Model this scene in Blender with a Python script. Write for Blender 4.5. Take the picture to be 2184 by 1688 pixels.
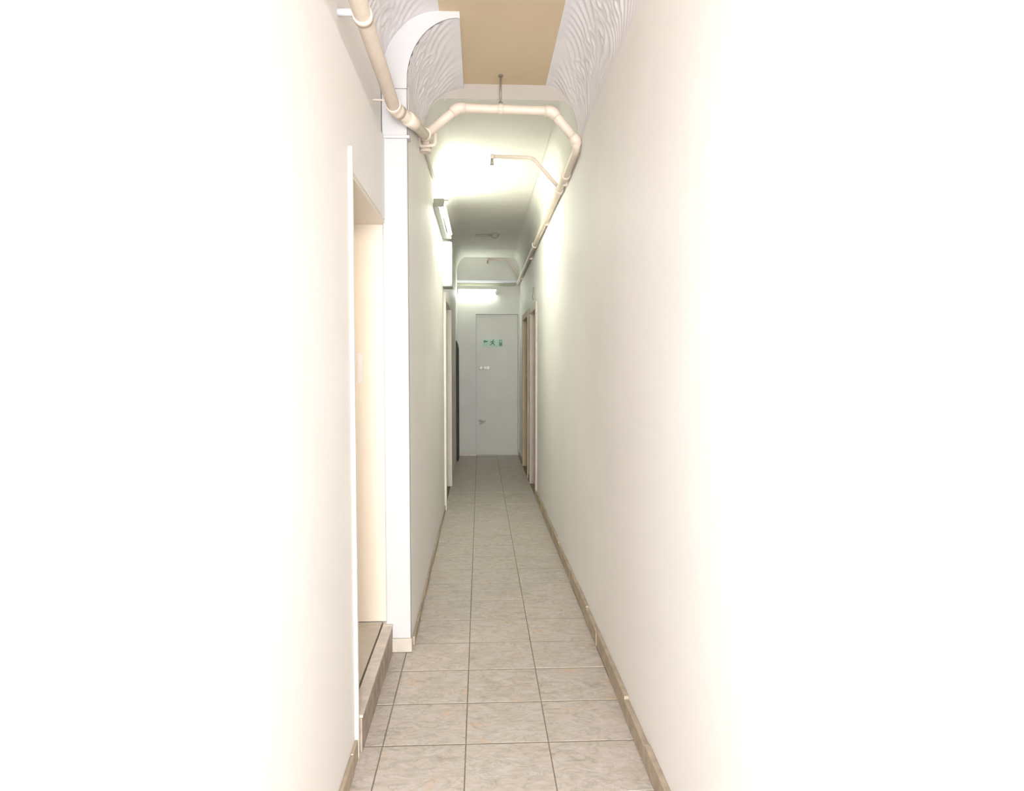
import bpy, bmesh, math, random
from mathutils import Vector, Matrix

random.seed(7)
for o in list(bpy.data.objects):
    bpy.data.objects.remove(o, do_unlink=True)
scene = bpy.context.scene
COL = scene.collection

# ------------------------------------------------------------------ camera
CAM_H = 1.391
cam_d = bpy.data.cameras.new('camera')
cam_d.sensor_width = 36.0
cam_d.sensor_fit = 'HORIZONTAL'
cam_d.lens = 36.0 * 1457.0 / 2184.0
cam_d.clip_start = 0.02
cam = bpy.data.objects.new('camera', cam_d)
COL.objects.link(cam)
# camera axes in world coordinates: looking down the corridor, slightly right and down
right = Vector((0.99891532, -0.0465638, 0.0))
up = Vector((0.00229822, 0.04930285, 0.99878123))
fwd = Vector((0.04650705, 0.99769787, -0.04935638))
cam.matrix_world = Matrix(((right.x, up.x, -fwd.x, 0.0),
                           (right.y, up.y, -fwd.y, 0.0),
                           (right.z, up.z, -fwd.z, CAM_H),
                           (0, 0, 0, 1)))
scene.camera = cam

# ------------------------------------------------------------------ world, lights, exposure
world = bpy.data.worlds.new('world')
scene.world = world
world.use_nodes = True
world.node_tree.nodes['Background'].inputs[0].default_value = (0.9, 0.92, 1.0, 1)
world.node_tree.nodes['Background'].inputs[1].default_value = 0.25


def area(name, loc, direction, sx, sy, power, color):
    d = bpy.data.lights.new(name, 'AREA')
    d.shape = 'RECTANGLE'
    d.size, d.size_y = sx, sy
    d.energy = power
    d.color = color
    o = bpy.data.objects.new(name, d)
    COL.objects.link(o)
    o.location = loc
    o.rotation_euler = Vector(direction).to_track_quat('-Z', 'Y').to_euler()
    return o


YB = -5.0   # entrance end of the corridor, behind the photographer
# flash on the camera, daylight coming in at the entrance doorway behind the photographer
area('camera_flash', (-0.07, 0.0, 1.44), (0.02, 1, -0.01), 0.07, 0.05, 14, (0.945, 0.96, 1.0))
area('entrance_daylight', (0.07, YB + 0.06, 1.35), (0, 1, 0.0), 0.9, 2.5, 385, (0.945, 0.96, 1.0))

# warm bulb of the small side room behind the left doorway
bulb = bpy.data.lights.new('side_room_bulb', 'POINT')
bulb.energy = 17
bulb.shadow_soft_size = 0.06
bulb.color = (1.0, 0.90, 0.78)
bulb_o = bpy.data.objects.new('side_room_bulb', bulb)
COL.objects.link(bulb_o)
bulb_o.location = (-1.6, 1.5, 2.2)

vs = scene.view_settings
vs.view_transform = 'Standard'
vs.look = 'None'
vs.gamma = 1.0
vs.use_curve_mapping = False
vs.exposure = 0.44


# ------------------------------------------------------------------ materials
def nodes_of(m):
    return m.node_tree.nodes, m.node_tree.links


def mat(name, col, rough=0.6, spec=0.3, var=0.0, scale=6.0, bump=0.0, bscale=60.0, metal=0.0, stretch=None):
    m = bpy.data.materials.new(name)
    m.use_nodes = True
    N, L = nodes_of(m)
    b = N['Principled BSDF']
    b.inputs['Base Color'].default_value = (*col, 1)
    b.inputs['Roughness'].default_value = rough
    b.inputs['Specular IOR Level'].default_value = spec
    b.inputs['Metallic'].default_value = metal
    tc = N.new('ShaderNodeTexCoord')
    src = tc.outputs['Object']
    if stretch:
        mp = N.new('ShaderNodeMapping')
        mp.inputs['Scale'].default_value = stretch
        L.new(src, mp.inputs[0])
        src = mp.outputs[0]
    if var > 0:
        n = N.new('ShaderNodeTexNoise')
        n.inputs['Scale'].default_value = scale
        n.inputs['Detail'].default_value = 5
        L.new(src, n.inputs['Vector'])
        r = N.new('ShaderNodeValToRGB')
        r.color_ramp.elements[0].position = 0.3
        r.color_ramp.elements[1].position = 0.7
        r.color_ramp.elements[0].color = (*[c * (1 - var) for c in col], 1)
        r.color_ramp.elements[1].color = (*[min(1, c * (1 + var * 0.5)) for c in col], 1)
        L.new(n.outputs['Fac'], r.inputs[0])
        L.new(r.outputs[0], b.inputs['Base Color'])
    if bump > 0:
        n2 = N.new('ShaderNodeTexNoise')
        n2.inputs['Scale'].default_value = bscale
        n2.inputs['Detail'].default_value = 4
        L.new(src, n2.inputs['Vector'])
        bp = N.new('ShaderNodeBump')
        bp.inputs['Strength'].default_value = bump
        bp.inputs['Distance'].default_value = 0.004
        L.new(n2.outputs['Fac'], bp.inputs['Height'])
        L.new(bp.outputs[0], b.inputs['Normal'])
    return m


def emit(name, col, strength):
    m = bpy.data.materials.new(name)
    m.use_nodes = True
    N, L = nodes_of(m)
    b = N['Principled BSDF']
    b.inputs['Base Color'].default_value = (0.9, 0.9, 0.9, 1)
    b.inputs['Emission Color'].default_value = (*col, 1)
    b.inputs['Emission Strength'].default_value = strength
    return m


def tile_material():
    m = bpy.data.materials.new('marbled_tile')
    m.use_nodes = True
    N, L = nodes_of(m)
    b = N['Principled BSDF']
    b.inputs['Roughness'].default_value = 0.42
    b.inputs['Specular IOR Level'].default_value = 0.35
    tc = N.new('ShaderNodeTexCoord')
    oi = N.new('ShaderNodeObjectInfo')
    mul = N.new('ShaderNodeMath'); mul.operation = 'MULTIPLY'; mul.inputs[1].default_value = 37.0
    L.new(oi.outputs['Random'], mul.inputs[0])
    add = N.new('ShaderNodeVectorMath'); add.operation = 'ADD'
    L.new(tc.outputs['Object'], add.inputs[0])
    L.new(mul.outputs[0], add.inputs[1])
    mp = N.new('ShaderNodeMapping')
    mp.inputs['Rotation'].default_value = (0, 0, 0.5)
    mp.inputs['Scale'].default_value = (1.0, 1.9, 1.0)
    L.new(add.outputs[0], mp.inputs[0])
    n1 = N.new('ShaderNodeTexNoise')
    n1.inputs['Scale'].default_value = 11
    n1.inputs['Detail'].default_value = 7
    n1.inputs['Roughness'].default_value = 0.62
    n1.inputs['Distortion'].default_value = 1.6
    L.new(mp.outputs[0], n1.inputs['Vector'])
    r1 = N.new('ShaderNodeValToRGB')
    e = r1.color_ramp.elements
    e[0].position = 0.28; e[0].color = (0.36, 0.32, 0.265, 1)
    e[1].position = 0.74; e[1].color = (0.66, 0.61, 0.58, 1)
    q = e.new(0.42); q.color = (0.53, 0.475, 0.41, 1)
    q = e.new(0.55); q.color = (0.59, 0.53, 0.475, 1)
    L.new(n1.outputs['Fac'], r1.inputs[0])
    # peach blotches
    n2 = N.new('ShaderNodeTexNoise')
    n2.inputs['Scale'].default_value = 9
    n2.inputs['Detail'].default_value = 3
    n2.inputs['Distortion'].default_value = 0.8
    L.new(add.outputs[0], n2.inputs['Vector'])
    r2 = N.new('ShaderNodeValToRGB')
    r2.color_ramp.elements[0].position = 0.60; r2.color_ramp.elements[0].color = (0, 0, 0, 1)
    r2.color_ramp.elements[1].position = 0.72; r2.color_ramp.elements[1].color = (0.55, 0.55, 0.55, 1)
    L.new(n2.outputs['Fac'], r2.inputs[0])
    mx = N.new('ShaderNodeMix'); mx.data_type = 'RGBA'
    L.new(r2.outputs[0], mx.inputs[0])
    L.new(r1.outputs[0], mx.inputs[6])
    mx.inputs[7].default_value = (0.66, 0.47, 0.31, 1)
    # grey-green veins
    n3 = N.new('ShaderNodeTexNoise')
    n3.inputs['Scale'].default_value = 7
    n3.inputs['Detail'].default_value = 6
    n3.inputs['Distortion'].default_value = 2.2
    L.new(mp.outputs[0], n3.inputs['Vector'])
    r3 = N.new('ShaderNodeValToRGB')
    r3.color_ramp.elements[0].position = 0.465; r3.color_ramp.elements[0].color = (0, 0, 0, 1)
    r3.color_ramp.elements[1].position = 0.535; r3.color_ramp.elements[1].color = (0, 0, 0, 1)
    q = r3.color_ramp.elements.new(0.50); q.color = (0.6, 0.6, 0.6, 1)
    L.new(n3.outputs['Fac'], r3.inputs[0])
    mx2 = N.new('ShaderNodeMix'); mx2.data_type = 'RGBA'
    L.new(r3.outputs[0], mx2.inputs[0])
    L.new(mx.outputs[2], mx2.inputs[6])
    mx2.inputs[7].default_value = (0.37, 0.355, 0.31, 1)
    L.new(mx2.outputs[2], b.inputs['Base Color'])
    return m


M = {}
M['wall'] = mat('wall_paint', (0.935, 0.91, 0.878), 0.55, 0.25, 0.03, 1.6, 0.10, 28)
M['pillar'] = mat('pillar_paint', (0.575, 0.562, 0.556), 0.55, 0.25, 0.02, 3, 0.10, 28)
M['cove'] = mat('cove_plaster', (0.88, 0.85, 0.865), 0.7, 0.2, 0.04, 8, 0.15, 90)
M['panel'] = mat('ceiling_panel_tan', (0.70, 0.565, 0.385), 0.7, 0.2, 0.06, 2.5)
M['vault'] = mat('vault_paint', (0.76, 0.74, 0.68), 0.75, 0.06, 0.04, 3, 0.08, 30)
M['band'] = mat('step_face_shaded', (0.47, 0.425, 0.37), 0.7, 0.15, 0.04, 4)  # darker than the vault: dimmer light on the step face put into its colour
M['pipe'] = mat('pipe_cream_paint', (0.76, 0.655, 0.54), 0.45, 0.4, 0.05, 12, 0.06, 60)
M['steel'] = mat('threaded_steel', (0.33, 0.29, 0.25), 0.45, 0.5, 0.1, 60, metal=0.5)
M['plinth'] = mat('plinth_stone', (0.47, 0.39, 0.29), 0.6, 0.3, 0.22, 18, 0.2, 50)
M['riser'] = mat('riser_stone', (0.42, 0.345, 0.275), 0.6, 0.3, 0.25, 22, 0.2, 50)
M['nosing'] = mat('nosing_tile', (0.66, 0.60, 0.53), 0.5, 0.3, 0.18, 25)
M['tread'] = mat('tread_tile', (0.56, 0.51, 0.43), 0.5, 0.3, 0.10, 14)
M['grout'] = mat('grout', (0.29, 0.25, 0.195), 0.9, 0.1, 0.2, 30)
M['tile'] = tile_material()
M['peach'] = mat('frame_peach_paint', (0.84, 0.755, 0.64), 0.45, 0.3, 0.02, 3)
M['casing'] = mat('casing_cream_paint', (0.90, 0.86, 0.79), 0.35, 0.4, 0.02, 3)
M['white'] = mat('white_enamel', (0.66, 0.67, 0.69), 0.4, 0.4, 0.02, 6)
M['boxgrey'] = mat('box_enamel', (0.50, 0.53, 0.55), 0.45, 0.3, 0.02, 6)
M['lampbody'] = mat('lamp_enamel', (0.38, 0.39, 0.35), 0.45, 0.4, 0.03, 9)
M['cap'] = mat('lamp_holder', (0.25, 0.25, 0.19), 0.5, 0.3, 0.05, 20)
M['frame'] = mat('far_frame_paint', (0.74, 0.68, 0.60), 0.45, 0.35, 0.06, 6)
M['frame_taupe'] = mat('frame_taupe_paint', (0.52, 0.45, 0.38), 0.45, 0.35, 0.08, 6)
M['leaf_white'] = mat('door_leaf_offwhite', (0.70, 0.655, 0.585), 0.45, 0.4, 0.05, 4)
M['leaf_tan'] = mat('door_leaf_tan_wood', (0.52, 0.41, 0.27), 0.45, 0.4, 0.15, 7, stretch=(8, 8, 0.6))
M['leaf_end'] = mat('end_door_paint', (0.56, 0.555, 0.49), 0.42, 0.45, 0.05, 3)
M['chrome'] = mat('brushed_metal', (0.80, 0.79, 0.76), 0.3, 0.5, 0.05, 40, metal=0.85)
M['lockwhite'] = mat('lock_light_metal', (0.86, 0.85, 0.80), 0.35, 0.5, 0.04, 40)
M['dark'] = mat('dark_brown_wood', (0.055, 0.042, 0.028), 0.6, 0.3, 0.3, 12, stretch=(10, 10, 0.8))
M['sign'] = mat('sign_pale_green', (0.50, 0.66, 0.55), 0.5, 0.3, 0.02, 10)
M['signmark'] = mat('sign_dark_green', (0.10, 0.24, 0.16), 0.5, 0.3, 0.05, 20)
M['scuff'] = mat('scuff_grey', (0.42, 0.42, 0.36), 0.8, 0.1, 0.3, 60)
M['cable'] = mat('cable_grey', (0.36, 0.36, 0.27), 0.6, 0.3, 0.05, 30)
M['conduit'] = mat('conduit_paint', (0.60, 0.56, 0.46), 0.5, 0.3, 0.05, 12)
M['switch'] = mat('switch_grey', (0.30, 0.34, 0.38), 0.5, 0.3, 0.05, 30)
M['tube'] = emit('tube_glow', (0.95, 1.0, 0.86), 50.0)
M['tube_end'] = emit('tube_glow_end', (0.90, 1.0, 0.88), 22.0)


# ------------------------------------------------------------------ helpers
def link(name, mesh, material=None, parent=None, loc=None):
    o = bpy.data.objects.new(name, mesh)
    COL.objects.link(o)
    if material is not None and not mesh.materials:
        mesh.materials.append(M[material] if isinstance(material, str) else material)
    if loc is not None:
        o.location = loc
    if parent is not None:
        o.parent = parent
    return o


class MB:
    """collects shapes for ONE mesh object"""

    def __init__(self):
        self.bm = bmesh.new()

    def box(self, x0, x1, y0, y1, z0, z1, bevel=0.0):
        t = bmesh.new()
        bmesh.ops.create_cube(t, size=1.0)
        for v in t.verts:
            v.co = Vector(((x0 + x1) / 2 + v.co.x * (x1 - x0), (y0 + y1) / 2 + v.co.y * (y1 - y0),
                           (z0 + z1) / 2 + v.co.z * (z1 - z0)))
        if bevel > 0:
            bmesh.ops.bevel(t, geom=list(t.edges), offset=bevel, segments=2, affect='EDGES', profile=0.5)
        self._merge(t)
        return self

    def _merge(self, t):
        me = bpy.data.meshes.new('tmp')
        t.to_mesh(me)
        t.free()
        self.bm.from_mesh(me)
        bpy.data.meshes.remove(me)

    def poly(self, verts, faces):
        vs_ = [self.bm.verts.new(v) for v in verts]
        for f in faces:
            try:
                self.bm.faces.new([vs_[i] for i in f])
            except ValueError:
                pass
        return self

    def prism_xz(self, pts, y0, y1):
        """outline in x/z extruded along y"""
        n = len(pts)
        v = [(p[0], y0, p[1]) for p in pts] + [(p[0], y1, p[1]) for p in pts]
        f = [tuple(range(n)), tuple(range(2 * n - 1, n - 1, -1))]
        for i in range(n):
            j = (i + 1) % n
            f.append((i, i + n, j + n, j))
        return self.poly(v, f)

    def sweep(self, path, r, seg=14, caps=True):
        """round bar along a list of points; r may be a number or a list"""
        path = [Vector(p) for p in path]
        n = len(path)
        rs = r if isinstance(r, (list, tuple)) else [r] * n
        tang = []
        for i in range(n):
            a = path[max(i - 1, 0)]
            b = path[min(i + 1, n - 1)]
            tang.append((b - a).normalized())
        ref = Vector((0, 0, 1)) if abs(tang[0].z) < 0.9 else Vector((1, 0, 0))
        u = tang[0].cross(ref).normalized()
        rings = []
        for i in range(n):
            t = tang[i]
            u = (u - t * u.dot(t)).normalized()
            w = t.cross(u)
            rings.append([self.bm.verts.new(path[i] + (u * math.cos(2 * math.pi * k / seg) + w * math.sin(2 * math.pi * k / seg)) * rs[i])
                          for k in range(seg)])
        for i in range(n - 1):
            for k in range(seg):
                f = self.bm.faces.new((rings[i][k], rings[i][(k + 1) % seg], rings[i + 1][(k + 1) % seg], rings[i + 1][k]))
                f.smooth = True
        if caps:
            self.bm.faces.new(rings[0])
            self.bm.faces.new(rings[-1])
        return self

    def mesh(self, name):
        me = bpy.data.meshes.new(name)
        bmesh.ops.recalc_face_normals(self.bm, faces=self.bm.faces)
        self.bm.to_mesh(me)
        self.bm.free()
        return me

    def build(self, name, material, parent=None, loc=None):
        return link(name, self.mesh(name), material, parent, loc)


def bx(*a, bevel=0.0):
    return MB().box(*a, bevel=bevel)


def fillet(points, rad, n=7):
    """polyline with rounded corners"""
    P = [Vector(p) for p in points]
    out = [P[0]]
    for i in range(1, len(P) - 1):
        a, b, c = P[i - 1], P[i], P[i + 1]
        d1 = (a - b); d2 = (c - b)
        r = min(rad, d1.length * 0.45, d2.length * 0.45)
        p0 = b + d1.normalized() * r
        p1 = b + d2.normalized() * r
        for k in range(n + 1):
            t = k / n
            out.append((1 - t) ** 2 * p0 + 2 * t * (1 - t) * b + t * t * p1)
    out.append(P[-1])
    return out


def tag(o, label, cat, group=None, kind=None):
    o['label'] = label
    o['category'] = cat
    if group:
        o['group'] = group
    if kind:
        o['kind'] = kind
    return o


def struct(o, label, cat):
    return tag(o, label, cat, kind='structure')


def empty(name, loc=(0, 0, 0)):
    o = bpy.data.objects.new(name, None)
    o.empty_display_size = 0.05
    COL.objects.link(o)
    o.location = loc
    return o


# ------------------------------------------------------------------ the room
YE = 10.08          # entrance wall, end wall
XR = 0.58                     # right wall
XLN, XLU = -0.44, -0.455      # left wall near the camera, lower and upper part
XLF = -0.335                  # left wall beyond the pillar
YP = 3.235                    # front of the pillar
YS = 4.05                     # step down of the ceiling
SPR = 2.68                    # springing of the coves
LEDGE = 2.425
# left doorway
D1A, D1B, D1H, STEP = 2.372, 3.285, 2.05, 0.137

# --- floor with its tiles
floor = struct(bx(-0.75, 0.80, YB - 0.2, YE + 0.2, -0.12, -0.0016).build('floor', 'grout'),
               'grout bed under the marbled beige floor tiles of the corridor', 'floor')
_tile_cache = {}


def tile_mesh(w, l):
    key = (round(w, 3), round(l, 3))
    if key not in _tile_cache:
        t = bmesh.new()
        bmesh.ops.create_cube(t, size=1.0)
        for v in t.verts:
            v.co = Vector((v.co.x * w, v.co.y * l, v.co.z * 0.009))
        top = [e for e in t.edges if all(v.co.z > 0 for v in e.verts)]
        bmesh.ops.bevel(t, geom=top, offset=0.0007, segments=1, affect='EDGES')
        me = bpy.data.meshes.new('floor_tile')
        t.to_mesh(me)
        t.free()
        me.materials.append(M['tile'])
        _tile_cache[key] = me
    return _tile_cache[key]


ROW0, TS, G = 2.427, 0.30, 0.0045
rows = []
y = ROW0 - 25 * TS
while y < YE - 0.02:
    y0, y1 = max(y, YB), min(y + TS, YE)
    if y1 - y0 > 0.03:
        rows.append((y0, y1))
    y += TS


def put_tile(x0, x1, y0, y1):
    w, l = x1 - x0 - G, y1 - y0 - 0.0085
    o = link('floor_tile', tile_mesh(w, l), None, floor)
    o.location = ((x0 + x1) / 2, (y0 + y1) / 2, -0.0045 + random.uniform(-0.0004, 0.0004))
    o.rotation_euler = (random.uniform(-0.0018, 0.0018), random.uniform(-0.0018, 0.0018), random.uniform(-0.001, 0.001))


CX = [-0.356, -0.055, 0.247, 0.565]
for (y0, y1) in rows:
    near = y1 <= YP + 0.14
    if near:
        yy1 = min(y1, YP)
        put_tile(XLN + 0.002, CX[0], y0, yy1)
        put_tile(CX[0], CX[1], y0, y1)
    else:
        put_tile(XLF, CX[1], y0, y1)
    put_tile(CX[1], CX[2], y0, y1)
    put_tile(CX[2], CX[3], y0, y1)

# --- right wall with two doorways
RA0, RA1, RB0, RB1, RH = 6.98, 7.74, 8.16, 9.06, 1.95
w = MB()
TX = XR + 0.22
w.box(XR, TX, YB - 0.2, RA0, -0.1, 3.1)
w.box(XR, TX, RA0, RA1, RH, 3.1)
w.box(XR, TX, RA1, RB0, -0.1, 3.1)
w.box(XR, TX, RB0, RB1, RH, 3.1)
w.box(XR, TX, RB1, YE + 0.2, -0.1, 3.1)
struct(w.build('wall_right', 'wall'), 'long cream white painted wall on the right, with two doorways far down', 'wall')

# --- left wall near, with the doorway and lintel; upper part set back above a ledge
w = MB()
w.box(-0.76, XLN, YB - 0.2, D1A, -0.1, LEDGE)
w.box(-0.76, XLN, D1A, D1B, D1H, LEDGE)
w.box(-0.76, XLU, YB - 0.2, D1B, LEDGE, 3.1)
struct(w.build('wall_left', 'wall'), 'cream white left wall nearest the camera, stopping at the doorway and pillar', 'wall')
# --- left wall beyond the pillar, with a doorway
LA0, LA1, LH = 6.42, 7.62, 1.98
w = MB()
w.box(-0.76, XLF, D1B + 0.012, LA0, -0.1, 3.1)
w.box(-0.76, XLF, LA0, LA1, LH, 3.1)
w.box(-0.76, XLF, LA1, YE + 0.2, -0.1, 3.1)
struct(w.build('wall_left_far', 'wall'), 'left wall beyond the white pillar, carrying the long tube lamp', 'wall')

# --- pillar where the corridor narrows
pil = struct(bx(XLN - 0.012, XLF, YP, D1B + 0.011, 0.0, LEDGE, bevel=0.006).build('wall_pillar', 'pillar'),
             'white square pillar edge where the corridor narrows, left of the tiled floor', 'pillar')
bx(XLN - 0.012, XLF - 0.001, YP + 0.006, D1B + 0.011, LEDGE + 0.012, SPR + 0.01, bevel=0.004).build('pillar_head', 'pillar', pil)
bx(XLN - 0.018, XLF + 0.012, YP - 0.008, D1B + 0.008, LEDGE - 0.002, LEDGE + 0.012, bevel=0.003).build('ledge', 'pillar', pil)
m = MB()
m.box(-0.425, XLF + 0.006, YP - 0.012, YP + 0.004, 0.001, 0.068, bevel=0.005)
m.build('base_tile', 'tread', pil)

# --- end wall (around the flush door) and the wall behind the photographer
E0, E1, EH = -0.06, 0.56, 2.09
w = MB()
w.box(XLF, E0, YE, YE + 0.2, -0.1, 3.1)
w.box(E0, E1, YE, YE + 0.2, EH, 3.1)
w.box(E1, XR, YE, YE + 0.2, -0.1, 3.1)
struct(w.build('wall_end', 'leaf_end'), 'narrow end wall of the corridor behind the horizontal tube lamp', 'wall')
w = MB()
w.box(-0.76, -0.38, YB - 0.2, YB, -0.1, 3.1)
w.box(0.52, TX, YB - 0.2, YB, -0.1, 3.1)
w.box(-0.38, 0.52, YB - 0.2, YB, 2.62, 3.1)
struct(w.build('wall_back', 'wall'), 'wall with the entrance opening behind the camera', 'wall')


# ------------------------------------------------------------------ ceiling
NC = 22


def profile(xl, xlf, xrf, xr, spring, crown, lip=0.0):
    p = []
    for i in range(NC + 1):
        t = i / NC * math.pi / 2
        p.append((xlf + (xl - xlf) * math.cos(t), spring + (crown - lip - spring) * math.sin(t)))
    for i in range(NC + 1):
        t = (1 - i / NC) * math.pi / 2
        p.append((xrf + (xr - xrf) * math.cos(t), spring + (crown - spring) * math.sin(t)))
    return p


PN = profile(XLU, -0.185, 0.375, XR, SPR, 3.0)
PM = profile(XLF, -0.095, 0.385, XR, SPR, 3.0, lip=0.028)
PF = profile(XLF, -0.20, 0.47, XR, SPR, 2.915)


def relief(u, v):
    """acanthus-like scrolls: u along the corridor, v over the arc (metres)"""
    a = 0.16
    k = math.floor(u / a)
    lu = (u / a - k) - 0.5
    side = 1 if k % 2 == 0 else -1
    du, dv = lu * a, (v - 0.20 - 0.03 * side)
    rr = math.hypot(du, dv)
    an = math.atan2(dv, du * side)
    h = 0.0
    # spiral scroll
    s = math.sin(rr * 105 - an * 2.0 + 0.7 * math.sin(u * 31))
    h += 0.6 * max(0, s) ** 1.5 * math.exp(-(rr / 0.085) ** 2)
    # long leaf ribs sweeping from the springing
    wv = u * 46 + 9 * math.sin(v * 9 + 0.6 * math.sin(u * 7)) + 2.2 * math.sin(u * 13.0)
    h += 0.5 * abs(math.sin(wv)) ** 3 * math.exp(-((v - 0.10) / 0.09) ** 2)
    wv2 = u * 38 - 8 * math.sin(v * 8 + 1) + 1.8 * math.sin(u * 9 + 2)
    h += 0.45 * abs(math.sin(wv2)) ** 3 * math.exp(-((v - 0.31) / 0.07) ** 2)
    return h * 0.0095


def cove(prof, i0, i1, y0, y1, step, name, parent, deco=True, material='cove'):
    """lofted cove between profile indices, with moulded relief as real geometry"""
    sub = []
    pts = prof[i0:i1 + 1]
    for i in range(len(pts) - 1):
        for s in (0, 0.5):
            sub.append((pts[i][0] + (pts[i + 1][0] - pts[i][0]) * s, pts[i][1] + (pts[i + 1][1] - pts[i][1]) * s))
    sub.append(pts[-1])
    # arc length and inward normal
    L_ = [0.0]
    for i in range(1, len(sub)):
        L_.append(L_[-1] + math.hypot(sub[i][0] - sub[i - 1][0], sub[i][1] - sub[i - 1][1]))
    cx_, cz_ = 0.1, 2.4
    nor = []
    for i in range(len(sub)):
        a = sub[max(i - 1, 0)]; b = sub[min(i + 1, len(sub) - 1)]
        tx, tz = b[0] - a[0], b[1] - a[1]
        n_ = (-tz, tx)
        if (cx_ - sub[i][0]) * n_[0] + (cz_ - sub[i][1]) * n_[1] < 0:
            n_ = (tz, -tx)
        l = math.hypot(*n_) or 1
        nor.append((n_[0] / l, n_[1] / l))
    ny = max(1, int(round((y1 - y0) / step)))
    verts, faces = [], []
    tot = L_[-1]
    flip = sub[0][1] > sub[-1][1]
    for j in range(ny + 1):
        yy = y0 + (y1 - y0) * j / ny
        for i, (px, pz) in enumerate(sub):
            vv = (tot - L_[i]) if flip else L_[i]
            d = 0.0
            if deco:
                edge = min(1, vv / 0.03) * min(1, max(0, tot - vv) / 0.05)
                d = relief(yy + (0.0 if flip else 0.07), vv) * edge * min(1.0, (y1 - yy) / 0.03)
            verts.append((px + nor[i][0] * d, yy, pz + nor[i][1] * d))
    n = len(sub)
    for j in range(ny):
        for i in range(n - 1):
            a = j * n + i
            faces.append((a, a + 1, a + n + 1, a + n))
    me = bpy.data.meshes.new(name)
    me.from_pydata(verts, [], faces)
    for p in me.polygons:
        p.use_smooth = True
    return link(name, me, material, parent)


ceiling = bx(-0.5, XR + 0.1, YB - 0.1, YE + 0.2, 3.0, 3.06).build('ceiling', 'panel')
struct(ceiling, 'flat tan ceiling panel between white moulded plaster coves, stepping down to a plain vault', 'ceiling')
cove(PN, 0, NC, YB, YP + 0.004, 0.0085, 'moulded_cove', ceiling)
cove(PM, 0, NC, YP + 0.004, YS, 0.0085, 'moulded_cove', ceiling)
cove(PM, NC + 1, 2 * NC + 1, YB, YS, 0.0085, 'moulded_cove', ceiling)
# lip where the left cove beyond the pillar meets the panel
bx(PM[NC][0] - 0.004, PM[NC][0] + 0.004, YP, YS, 2.972, 3.0).build('cove_lip', 'cove', ceiling)
# white face of the half arch over the pillar (solid, 5 cm thick)
outl = [(XLU, SPR - 0.03)] + PN[:NC + 1] + [(PM[NC][0] + 0.004, 3.0)]
inn = [(XLF, SPR - 0.03)] + PM[:NC + 1]
m = MB()
ring = outl + inn[::-1]
na = len(outl)
vv = []
for yy in (YP - 0.004, YP + 0.02):
    vv += [(p[0], yy, p[1]) for p in ring]
R_ = len(ring)
ff = []
no, ni = len(outl), len(inn)
for k in range(max(no, ni) - 1):
    a0, a1 = min(k, no - 1), min(k + 1, no - 1)
    b0, b1 = R_ - 1 - min(k, ni - 1), R_ - 1 - min(k + 1, ni - 1)
    for off, rev in ((0, False), (R_, True)):
        f = []
        for q in (a0, a1, b1, b0):
            if q + off not in f:
                f.append(q + off)
        if len(f) >= 3:
            ff.append(tuple(f[::-1]) if rev else tuple(f))
for k in range(R_):
    j = (k + 1) % R_
    ff.append((k, j, j + R_, k + R_))
m.poly(vv, ff)
m.build('arch_face', 'pillar', ceiling)
# plain painted vault beyond, and the face of the step
cove(PF, 0, 2 * NC + 1, YS, YE + 0.02, 0.25, 'plain_vault', ceiling, deco=False, material='vault')
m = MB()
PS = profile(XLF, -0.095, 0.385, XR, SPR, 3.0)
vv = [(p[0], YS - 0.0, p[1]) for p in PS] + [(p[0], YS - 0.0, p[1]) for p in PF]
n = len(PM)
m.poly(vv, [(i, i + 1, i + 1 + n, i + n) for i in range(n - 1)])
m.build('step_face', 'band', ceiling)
# slim seams along the vault where plaster boards meet
for xs in (-0.20, 0.47):
    bx(xs - 0.004, xs + 0.004, YS + 0.01, YE, 2.9125, 2.917).build('vault_seam', 'vault', ceiling)


# ------------------------------------------------------------------ skirting, piece by piece
def skirting(name, label, x_face, x_wall, y0, y1, height, material, jitter=0.006, piece=0.33, thick=0.0):
    root = empty(name, (x_wall, y0, 0))
    struct(root, label, 'skirting')
    y = y0
    while y < y1 - 0.02:
        e = min(y + piece, y1)
        h = height + random.uniform(-jitter, jitter)
        dx = random.uniform(-0.0025, 0.0025)
        a, b = sorted((x_face + dx, x_wall))
        o = bx(a, b, y + 0.001, e - 0.001, 0.0005, h, bevel=0.003).build('skirting_tile', material)
        o.parent = root
        o.location = (-x_wall, -y0, 0)
        y = e
    return root


skirting('baseboard_right', 'uneven brown stone skirting along the foot of the long right wall',
         0.562, XR, YB, RA0 - 0.07, 0.076, 'plinth', 0.007)
skirting('baseboard_left', 'brown stone skirting at the foot of the left wall nearest the camera',
         -0.428, XLN, YB, 2.350, 0.07, 'plinth', 0.005)
skirting('baseboard_left_far', 'thin brown skirting at the foot of the left wall beyond the pillar',
         -0.325, XLF, D1B + 0.02, LA0 - 0.06, 0.045, 'plinth', 0.004)
skirting('baseboard_right_far', 'short brown skirting between the doors far down the right wall',
         0.570, XR, RA1 + 0.06, RB0 - 0.06, 0.05, 'plinth', 0.004)
skirting('baseboard_right_corner', 'short brown skirting between tan door and end wall',
         0.570, XR, RB1 + 0.06, YE, 0.05, 'plinth', 0.004)
o = bx(XLF + 0.001, E0 - 0.002, YE - 0.014, YE, 0.0005, 0.05, bevel=0.003).build('baseboard_end', 'nosing')
struct(o, 'short pale skirting at the foot of the end wall left of the flush door', 'skirting')

# ------------------------------------------------------------------ left doorway near the camera
d1 = empty('door_1', (XLN, D1A, 0))
struct(d1, 'open doorway with peach lining and a raised tiled threshold, left of the pillar', 'doorway')


def under(root, mb, name, material):
    o = mb.build(name, material)
    o.parent = root
    o.location = (-root.location.x, -root.location.y, -root.location.z)
    return o


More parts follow.
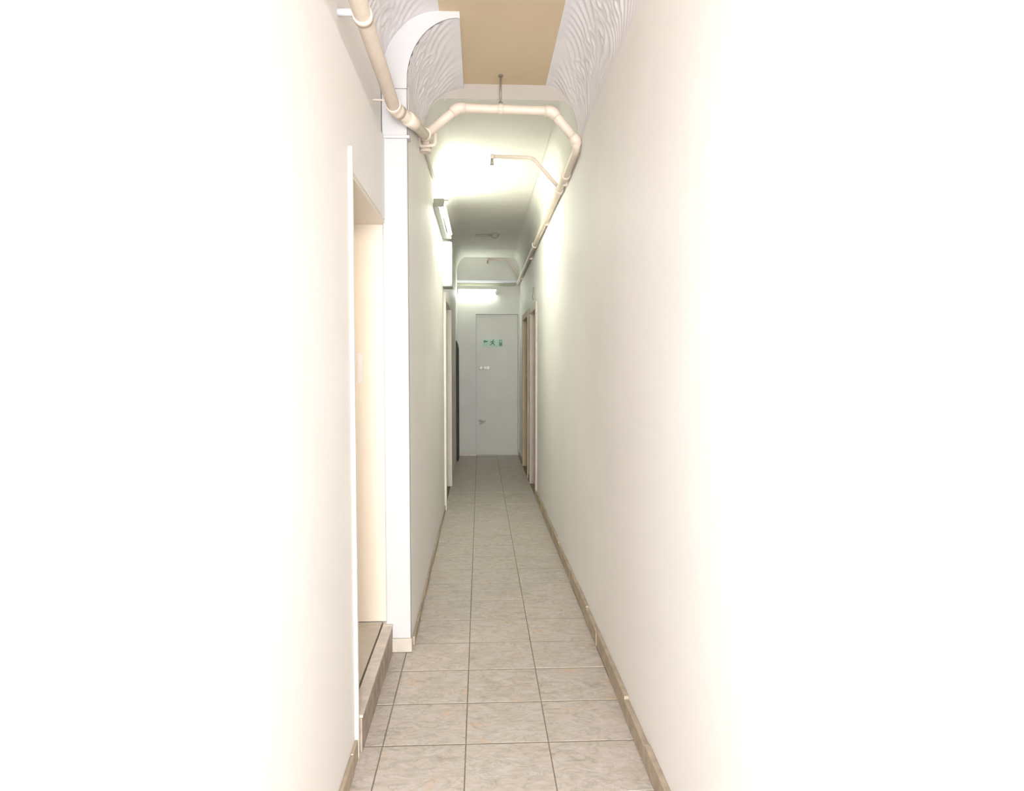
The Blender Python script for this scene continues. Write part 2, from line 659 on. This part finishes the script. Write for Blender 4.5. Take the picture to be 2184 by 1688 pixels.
# linings: the far side faces the camera
o = under(d1, bx(-0.76, XLN - 0.004, D1B - 0.016, D1B + 0.012, STEP, D1H - 0.001, bevel=0.002), 'far_jamb', 'peach')
under(d1, bx(-0.76, XLN - 0.004, D1A, D1A + 0.003, STEP, D1H - 0.001, bevel=0.002), 'near_jamb', 'peach')
under(d1, bx(-0.76, XLN - 0.003, D1A, D1B, D1H - 0.016, D1H, bevel=0.002), 'head_lining', 'peach')
# flat casing on the corridor face of the wall
under(d1, bx(XLN - 0.02, XLN + 0.012, 2.352, D1A + 0.002, 0.0, 2.115, bevel=0.002), 'casing', 'casing')
# lock strike plate on the far jamb
sp = under(d1, bx(-0.580, -0.556, D1B - 0.0185, D1B - 0.0155, 1.29, 1.43, bevel=0.001), 'strike_plate', 'lockwhite')
# threshold: riser, nosing, tread
yy = D1A + 0.016
while yy < D1B - 0.02:
    e = min(yy + 0.275, D1B - 0.016)
    under(d1, bx(-0.445, -0.421 + random.uniform(-0.001, 0.001), yy + 0.001, e - 0.001, 0.0005, STEP - 0.012, bevel=0.002), 'riser_tile', 'riser')
    under(d1, bx(-0.466, -0.419, yy + 0.001, e - 0.001, STEP - 0.011, STEP + random.uniform(-0.001, 0.001), bevel=0.002), 'nosing_tile', 'nosing')
    under(d1, bx(-0.76, -0.474, yy + 0.001, e - 0.001, STEP - 0.012, STEP + random.uniform(-0.002, 0.0), bevel=0.002), 'tread_tile', 'tread')
    yy = e
under(d1, bx(-0.76, -0.446, D1A + 0.002, D1B - 0.017, 0.0, STEP - 0.013), 'threshold_bed', 'grout')
# the small room beyond the doorway
rm = MB()
rm.box(-2.1, -2.0, 1.2, 4.6, 0, 2.7)
rm.box(-2.0, -0.77, 1.1, 1.2, 0, 2.7)
rm.box(-2.0, -0.77, 4.6, 4.7, 0, 2.7)
rm.box(-2.1, -0.77, 1.1, 4.7, 2.6, 2.7)
struct(rm.build('wall_side_room', 'wall'), 'pale walls of the small side room behind the left doorway', 'wall')
struct(bx(-2.1, -0.761, 1.1, 4.7, STEP - 0.1, STEP - 0.006).build('floor_side_room', 'tread'), 'raised tiled floor of the side room behind the left doorway', 'floor')


# ------------------------------------------------------------------ closed doors farther down
def side_door(name, label, xw, sgn, y0, y1, height, leafmat, handle_side, proud=0.02, recess=0.045, hz=1.2, framemat='frame'):
    """sgn: +1 the door is in the left wall (corridor lies to +x), -1 in the right wall"""
    root = empty(name, (xw, y0, 0))
    struct(root, label, 'door')

    def X(a, b):
        return sorted((xw + sgn * a, xw + sgn * b))
    fw = 0.055
    a, b = X(-0.10, proud)
    under(root, bx(a, b, y0 - fw, y0 + 0.02, 0.0, height + fw, bevel=0.003), 'jamb', framemat)
    under(root, bx(a, b, y1 - 0.02, y1 + fw, 0.0, height + fw, bevel=0.003), 'jamb', framemat)
    under(root, bx(a, b, y0 + 0.02, y1 - 0.02, height - 0.02, height + fw, bevel=0.003), 'head', framemat)
    a, b = X(-recess - 0.04, -recess)
    leaf = under(root, bx(a, b, y0 + 0.022, y1 - 0.022, 0.008, height - 0.022, bevel=0.002), 'door_leaf', leafmat)
    # raised panels on the leaf
    a, b = X(-recess - 0.002, -recess + 0.006)
    for z0, z1 in ((0.18, 0.85), (1.0, height - 0.2)):
        p = bx(a, b, y0 + 0.16, y1 - 0.16, z0, z1, bevel=0.004).build('leaf_panel', leafmat)
        p.parent = leaf
    yh = y0 + 0.10 if handle_side == 'near' else y1 - 0.10
    a, b = X(-recess - 0.001, -recess + 0.006)
    hp = bx(a, b, yh - 0.022, yh + 0.022, hz - 0.11, hz + 0.11, bevel=0.002).build('handle_plate', 'chrome')
    hp.parent = leaf
    s = 1 if handle_side == 'near' else -1
    hb = MB()
    hb.sweep(fillet([(xw + sgn * (-recess), yh, hz + 0.03), (xw + sgn * (-recess + 0.05), yh, hz + 0.03),
                     (xw + sgn * (-recess + 0.05), yh + s * 0.11, hz + 0.028)], 0.02), 0.009, 10)
    h_ = hb.build('handle', 'chrome')
    h_.parent = leaf
    return root


side_door('door_2', 'pale painted door with metal handle in the left wall under the white box', XLF, 1, LA0, LA1, LH, 'leaf_white', 'near', hz=1.33)
side_door('door_3', 'off-white door in the right wall, nearer of the two', XR, -1, RA0, RA1, RH, 'leaf_white', 'near', hz=1.2, framemat='frame_taupe')
side_door('door_4', 'tan wooden door in the right wall, next to the end wall', XR, -1, RB0, RB1, RH, 'leaf_tan', 'near', hz=1.2, framemat='leaf_tan')

# flush door in the end wall
d5 = empty('door_5', ((E0 + E1) / 2, YE, 0))
struct(d5, 'flush grey-white door in the end wall below the green exit sign', 'door')
under(d5, bx(E0 + 0.003, E1 - 0.003, YE + 0.022, YE + 0.06, 0.012, EH - 0.004, bevel=0.002), 'door_leaf', 'leaf_end')
under(d5, bx(E0, E1, YE + 0.004, YE + 0.09, 0.0, 0.010, bevel=0.002), 'sill', 'nosing')
mlk = MB()
for (xc, rr_) in ((0.012, 0.026), (0.075, 0.024), (0.118, 0.03)):
    mlk.sweep([(xc, YE + 0.022, 1.30), (xc, YE + 0.004, 1.30), (xc, YE - 0.006, 1.30)], [rr_, rr_, rr_ * 0.72], 16)
lk = under(d5, mlk, 'lock_knobs', 'lockwhite')
under(d5, bx(-0.03, 0.16, YE + 0.0195, YE + 0.0225, 1.26, 1.34, bevel=0.001), 'lock_plate', 'leaf_end')
ms = MB()
pts = []
for k in range(14):
    a = 2 * math.pi * k / 14
    r = 0.035 * (1 + 0.35 * math.sin(3 * a + 1) + 0.2 * math.sin(5 * a))
    pts.append((0.02 + r * 1.3 * math.cos(a), 0.50 + r * math.sin(a)))
ms.prism_xz(pts, YE + 0.0212, YE + 0.0222)
under(d5, ms, 'scuff', 'scuff')

# ------------------------------------------------------------------ exit sign on the end door
sg = empty('exit_sign', (0.183, YE + 0.02, 1.67))
tag(sg, 'small pale green exit sign with arrow, running figure and doorway on end door', 'sign')
under(sg, bx(0.035, 0.332, YE + 0.014, YE + 0.0215, 1.612, 1.726, bevel=0.002), 'plate', 'sign')
YS0, YS1 = YE + 0.0125, YE + 0.0145


def mark(pts_, name):
    m_ = MB()
    m_.prism_xz(pts_, YS0, YS1)
    return under(sg, m_, name, 'signmark')


mark([(0.047, 1.690), (0.075, 1.716), (0.075, 1.700), (0.108, 1.700), (0.108, 1.680), (0.075, 1.680), (0.075, 1.664)], 'arrow')
fig = MB()
fig.prism_xz([(0.196 + 0.010 * math.cos(a * math.pi / 5), 1.708 + 0.010 * math.sin(a * math.pi / 5)) for a in range(10)], YS0, YS1)
fig.prism_xz([(0.172, 1.696), (0.196, 1.697), (0.190, 1.664), (0.172, 1.660)], YS0, YS1)          # trunk
fig.prism_xz([(0.172, 1.666), (0.190, 1.668), (0.216, 1.650), (0.212, 1.624), (0.203, 1.624), (0.204, 1.645), (0.180, 1.655)], YS0, YS1)  # front leg
fig.prism_xz([(0.172, 1.668), (0.184, 1.660), (0.164, 1.638), (0.142, 1.634), (0.140, 1.643), (0.160, 1.648)], YS0, YS1)  # rear leg
fig.prism_xz([(0.190, 1.696), (0.196, 1.690), (0.218, 1.680), (0.215, 1.673), (0.190, 1.682)], YS0, YS1)  # arm
fig.prism_xz([(0.174, 1.696), (0.178, 1.688), (0.160, 1.682), (0.156, 1.668), (0.149, 1.670), (0.154, 1.690)], YS0, YS1)  # rear arm
under(sg, fig, 'running_figure', 'signmark')
mark([(0.282, 1.624), (0.282, 1.712), (0.322, 1.712), (0.322, 1.624), (0.314, 1.624), (0.314, 1.703), (0.292, 1.703), (0.292, 1.624)], 'doorway_mark')
mark([(0.292, 1.624), (0.292, 1.668), (0.314, 1.676), (0.314, 1.624)], 'doorway_fill')

# ------------------------------------------------------------------ sprinkler pipework
pw = empty('sprinkler_pipe', (0.0, 3.92, 2.0))
tag(pw, 'cream painted sprinkler pipe crossing the ceiling and running along both walls', 'pipe')
PR = 0.026
YA = 3.92
P_left = [(-0.375, YB + 0.01, 2.495), (-0.375, 3.09, 2.507), (-0.303, 3.205, 2.485), (-0.303, YA, 2.66)]
under(pw, MB().sweep(fillet(P_left, 0.05), PR + 0.002, 16), 'main_pipe', 'pipe')
P_arch = [(-0.303, YA, 2.66), (-0.122, YA, 2.815), (0.411, YA, 2.806), (0.550, YA, 2.64)]
under(pw, MB().sweep(fillet(P_arch, 0.05), PR, 16), 'arch_pipe', 'pipe')
P_right = [(0.550, YA - 0.005, 2.635), (0.550, YA + 0.05, 2.60), (0.550, 4.3, 2.583), (0.550, YE - 0.01, 2.53)]
under(pw, MB().sweep(fillet(P_right, 0.04), PR * 0.92, 16), 'wall_pipe', 'pipe')


def sleeve(p, d1_, d2_, r, name, l=0.045):
    p = Vector(p)
    a = p + (Vector(d1_) - p).normalized() * l
    b = p + (Vector(d2_) - p).normalized() * l
    return under(pw, MB().sweep(fillet([a, p, b], l * 0.9), r, 16), name, 'pipe')


sleeve(P_left[1], P_left[0], P_left[2], PR + 0.006, 'elbow')
sleeve(P_left[2], P_left[1], P_left[3], PR + 0.006, 'elbow')
sleeve(P_arch[1], P_arch[0], P_arch[2], PR + 0.005, 'elbow')
sleeve(P_arch[2], P_arch[1], P_arch[3], PR + 0.005, 'elbow')
sleeve(P_arch[3], P_arch[2], (0.550, YA + 0.2, 2.61), PR + 0.005, 'elbow', 0.04)
# tee at the left wall with a capped drop and strap
under(pw, MB().sweep([(-0.303, YA + 0.06, 2.66), (-0.303, YA - 0.075, 2.645)], PR + 0.008, 16), 'tee', 'pipe')
under(pw, MB().sweep([(-0.303, YA, 2.665), (-0.303, YA, 2.575)], PR * 0.85, 16), 'drop_pipe', 'pipe')
under(pw, MB().sweep([(-0.303, YA, 2.592), (-0.303, YA, 2.566)], PR + 0.007, 16), 'drop_cap', 'pipe')
under(pw, MB().sweep(fillet([(-0.334, YA - 0.05, 2.66), (-0.334, YA - 0.05, 2.585), (-0.245, YA - 0.05, 2.590), (-0.245, YA - 0.05, 2.655)], 0.02), 0.010, 10), 'strap', 'pipe')
# coupling and hanger rod in the middle of the arch
under(pw, MB().sweep([(0.102, YA, 2.8112), (0.136, YA, 2.8106)], PR + 0.004, 16), 'hanger_ring', 'pipe')
under(pw, MB().sweep([(0.119, YA, 2.835), (0.119, YA, 3.0)], 0.005, 8), 'hanger_rod', 'steel')
under(pw, MB().sweep([(0.119, YA, 2.835), (0.119, YA, 2.852)], 0.011, 6), 'nut', 'steel')
under(pw, MB().sweep([(0.119, YA, 2.992), (0.119, YA, 3.0)], 0.014, 8), 'ceiling_anchor', 'steel')
# couplings along the wall pipe and a clamp near the camera on the left
for yc in (4.42, 4.78, 6.9):
    z_ = 2.583 + (yc - 4.3) / (YE - 4.31) * (2.53 - 2.583)
    under(pw, MB().sweep([(0.550, yc - 0.03, z_), (0.550, yc + 0.03, z_)], PR + 0.004, 16), 'coupling', 'pipe')
for yc in (4.55, 5.8, 7.6, 9.3):
    z_ = 2.583 + (yc - 4.3) / (YE - 4.31) * (2.53 - 2.583)
    under(pw, bx(0.548, XR + 0.001, yc - 0.012, yc + 0.012, z_ - 0.033, z_ + 0.033, bevel=0.004), 'pipe_clip', 'pipe')
for yc in (-2.4, -0.9, 0.6, 2.28):
    under(pw, MB().sweep([(XLU - 0.002, yc, 2.515), (-0.39, yc, 2.515)], 0.012, 10), 'wall_bracket', 'white')
    under(pw, MB().sweep([(-0.375, yc - 0.015, 2.504), (-0.375, yc + 0.015, 2.504)], PR + 0.006, 16), 'pipe_clip', 'pipe')
under(pw, MB().sweep([(XLU - 0.002, 2.99, 2.505), (-0.39, 2.99, 2.505)], 0.004, 10), 'wall_bracket', 'pipe')


def branch(yb, zt, xend, zs, r):
    bp_ = under(pw, MB().sweep(fillet([(0.545, yb, zs), (0.365 if yb < 7 else 0.385, yb, zt - 0.004), (xend, yb, zt)], 0.04), r, 12), 'branch_pipe', 'pipe')
    MB().sweep([(xend + 0.012, yb, zt), (xend - 0.012, yb, zt)], r + 0.004, 12).build('branch_elbow', 'pipe', bp_)
    hd = MB()
    hd.sweep([(xend - 0.002, yb, zt), (xend - 0.002, yb, zt - 0.035), (xend - 0.002, yb, zt - 0.04), (xend - 0.002, yb, zt - 0.05)],
             [0.009, 0.009, 0.006, 0.006], 10)
    hd.sweep([(xend - 0.002, yb, zt - 0.052), (xend - 0.002, yb, zt - 0.056)], 0.014, 12)
    hd.sweep(fillet([(xend - 0.011, yb, zt - 0.034), (xend - 0.013, yb, zt - 0.046), (xend - 0.004, yb, zt - 0.054)], 0.004, 3), 0.0022, 6)
    hd.sweep(fillet([(xend + 0.007, yb, zt - 0.034), (xend + 0.009, yb, zt - 0.046), (xend, yb, zt - 0.054)], 0.004, 3), 0.0022, 6)
    hd.build('sprinkler_head', 'steel', bp_)


branch(4.78, 2.803, 0.087, 2.60, 0.0135)
branch(9.45, 2.795, 0.107, 2.555, 0.0165)

# ------------------------------------------------------------------ fluorescent lamps
l1 = empty('tube_lamp', (XLF, 5.6, 2.5))
tag(l1, 'long lit fluorescent tube lamp mounted along the left wall under the vault', 'lamp', 'lit tube lamps')
A, B = 4.98, 6.28
under(l1, bx(XLF - 0.001, XLF + 0.040, A, B, 2.505, 2.530, bevel=0.003), 'channel', 'lampbody')
t1 = under(l1, MB().sweep([(-0.268, A + 0.02, 2.545), (-0.268, B - 0.02, 2.545)], 0.0165, 16), 'tube', 'tube')
for q in (A + 0.016, B - 0.036):
    MB().sweep([(-0.268, q, 2.545), (-0.268, q + 0.02, 2.545)], 0.0172, 16).build('end_cap', 'chrome', t1)
for yc in (A + 0.004, B - 0.004):
    hld = MB()
    hld.box(XLF + 0.002, -0.256, yc - 0.010, yc + 0.010, 2.504, 2.560, bevel=0.003)
    under(l1, hld, 'lamp_holder', 'cap')
under(l1, MB().sweep([(-0.260, A + 0.006, 2.55), (-0.225, A + 0.004, 2.55)], 0.003, 8), 'starter_clip', 'cap')

l2 = empty('tube_lamp', (0.0, YE, 2.4))
tag(l2, 'short lit fluorescent tube lamp across the end wall above the door', 'lamp', 'lit tube lamps')
under(l2, bx(-0.325, 0.245, YE - 0.035, YE + 0.001, 2.40, 2.452, bevel=0.003), 'channel', 'white')
t2 = under(l2, MB().sweep([(-0.315, YE - 0.058, 2.392), (0.235, YE - 0.058, 2.392)], 0.0185, 16), 'tube', 'tube_end')
for q in (-0.317, 0.222):
    MB().sweep([(q, YE - 0.058, 2.392), (q + 0.015, YE - 0.058, 2.392)], 0.0192, 16).build('end_cap', 'chrome', t2)
for xc in (-0.322, 0.243):
    under(l2, bx(xc - 0.010, xc + 0.010, YE - 0.078, YE + 0.0, 2.372, 2.43, bevel=0.003), 'lamp_holder', 'white')

# ------------------------------------------------------------------ electrical box on the left wall
eb = empty('fuse_box', (XLF, 6.3, 2.07))
tag(eb, 'white electrical box on the left wall above the pale door, below the tube lamp', 'electrical box')
under(eb, bx(XLF - 0.001, -0.260, 6.20, 6.44, 2.075, 2.468, bevel=0.006), 'body', 'boxgrey')
under(eb, bx(-0.2605, -0.250, 6.205, 6.435, 2.08, 2.463, bevel=0.004), 'cover', 'boxgrey')
under(eb, bx(-0.302, -0.290, 6.194, 6.201, 2.31, 2.345, bevel=0.002), 'switch', 'switch')
under(eb, bx(XLF, -0.250, 6.198, 6.442, 2.068, 2.0755, bevel=0.002), 'bottom_flange', 'lampbody')

# ------------------------------------------------------------------ conduits, detector, small things
c = MB().sweep(fillet([(-0.325, 4.02, 2.60), (-0.322, 4.10, 2.638), (-0.322, 5.10, 2.690), (-0.322, 5.16, 2.58)], 0.03), 0.009, 10)
o = c.build('conduit', 'conduit')
tag(o, 'thin conduit from the pipe junction to the long tube lamp on left wall', 'conduit')
o = bx(XLF, 0.520, YE - 0.022, YE + 0.0, 2.500, 2.536, bevel=0.003).build('cable_trunking', 'cable')
tag(o, 'horizontal cable trunking across the end wall just above the short tube lamp', 'trunking')
o = bx(XLF, 0.56, YE - 0.034, YE, 2.545, 2.585, bevel=0.006).build('trim_1', 'white')
struct(o, 'pale horizontal moulding across the end wall above the trunking', 'trim')

sd = empty('smoke_detector', (0.178, 8.28, 2.915))
tag(sd, 'round smoke detector on the plain vault far down the corridor', 'smoke detector')
under(sd, MB().sweep([(0.178, 8.28, 2.916), (0.178, 8.28, 2.900)], 0.056, 20), 'base', 'cable')
under(sd, MB().sweep([(0.178, 8.28, 2.90), (0.178, 8.28, 2.885), (0.178, 8.28, 2.872)], [0.046, 0.042, 0.026], 20), 'dome', 'cable')
o = MB().sweep([(0.122, 8.28, 2.905), (-0.06, 8.28, 2.905)], 0.010, 10).build('detector_conduit', 'cable')
tag(o, 'short surface conduit leading left from the smoke detector', 'conduit')

o = MB().sweep(fillet([(XR - 0.001, 7.30, 2.18), (XR - 0.014, 7.30, 2.178), (XR - 0.012, 7.29, 2.13), (XR - 0.020, 7.31, 2.09), (XR - 0.012, 7.30, 2.05)], 0.012), 0.006, 8).build('hanging_cable', 'cable')
tag(o, 'short loose grey cable end hanging above the nearer right door', 'cable')

# dark narrow board standing in the far left corner
bd = MB()
bd.prism_xz([(XLF + 0.002, 0.002), (XLF + 0.030, 0.002), (XLF + 0.030, 1.58), (XLF + 0.018, 1.64), (XLF + 0.002, 1.69)], 9.52, 9.90)
o = bd.build('wooden_board', 'dark')
tag(o, 'narrow dark brown board standing upright against left wall by the end corner', 'board')
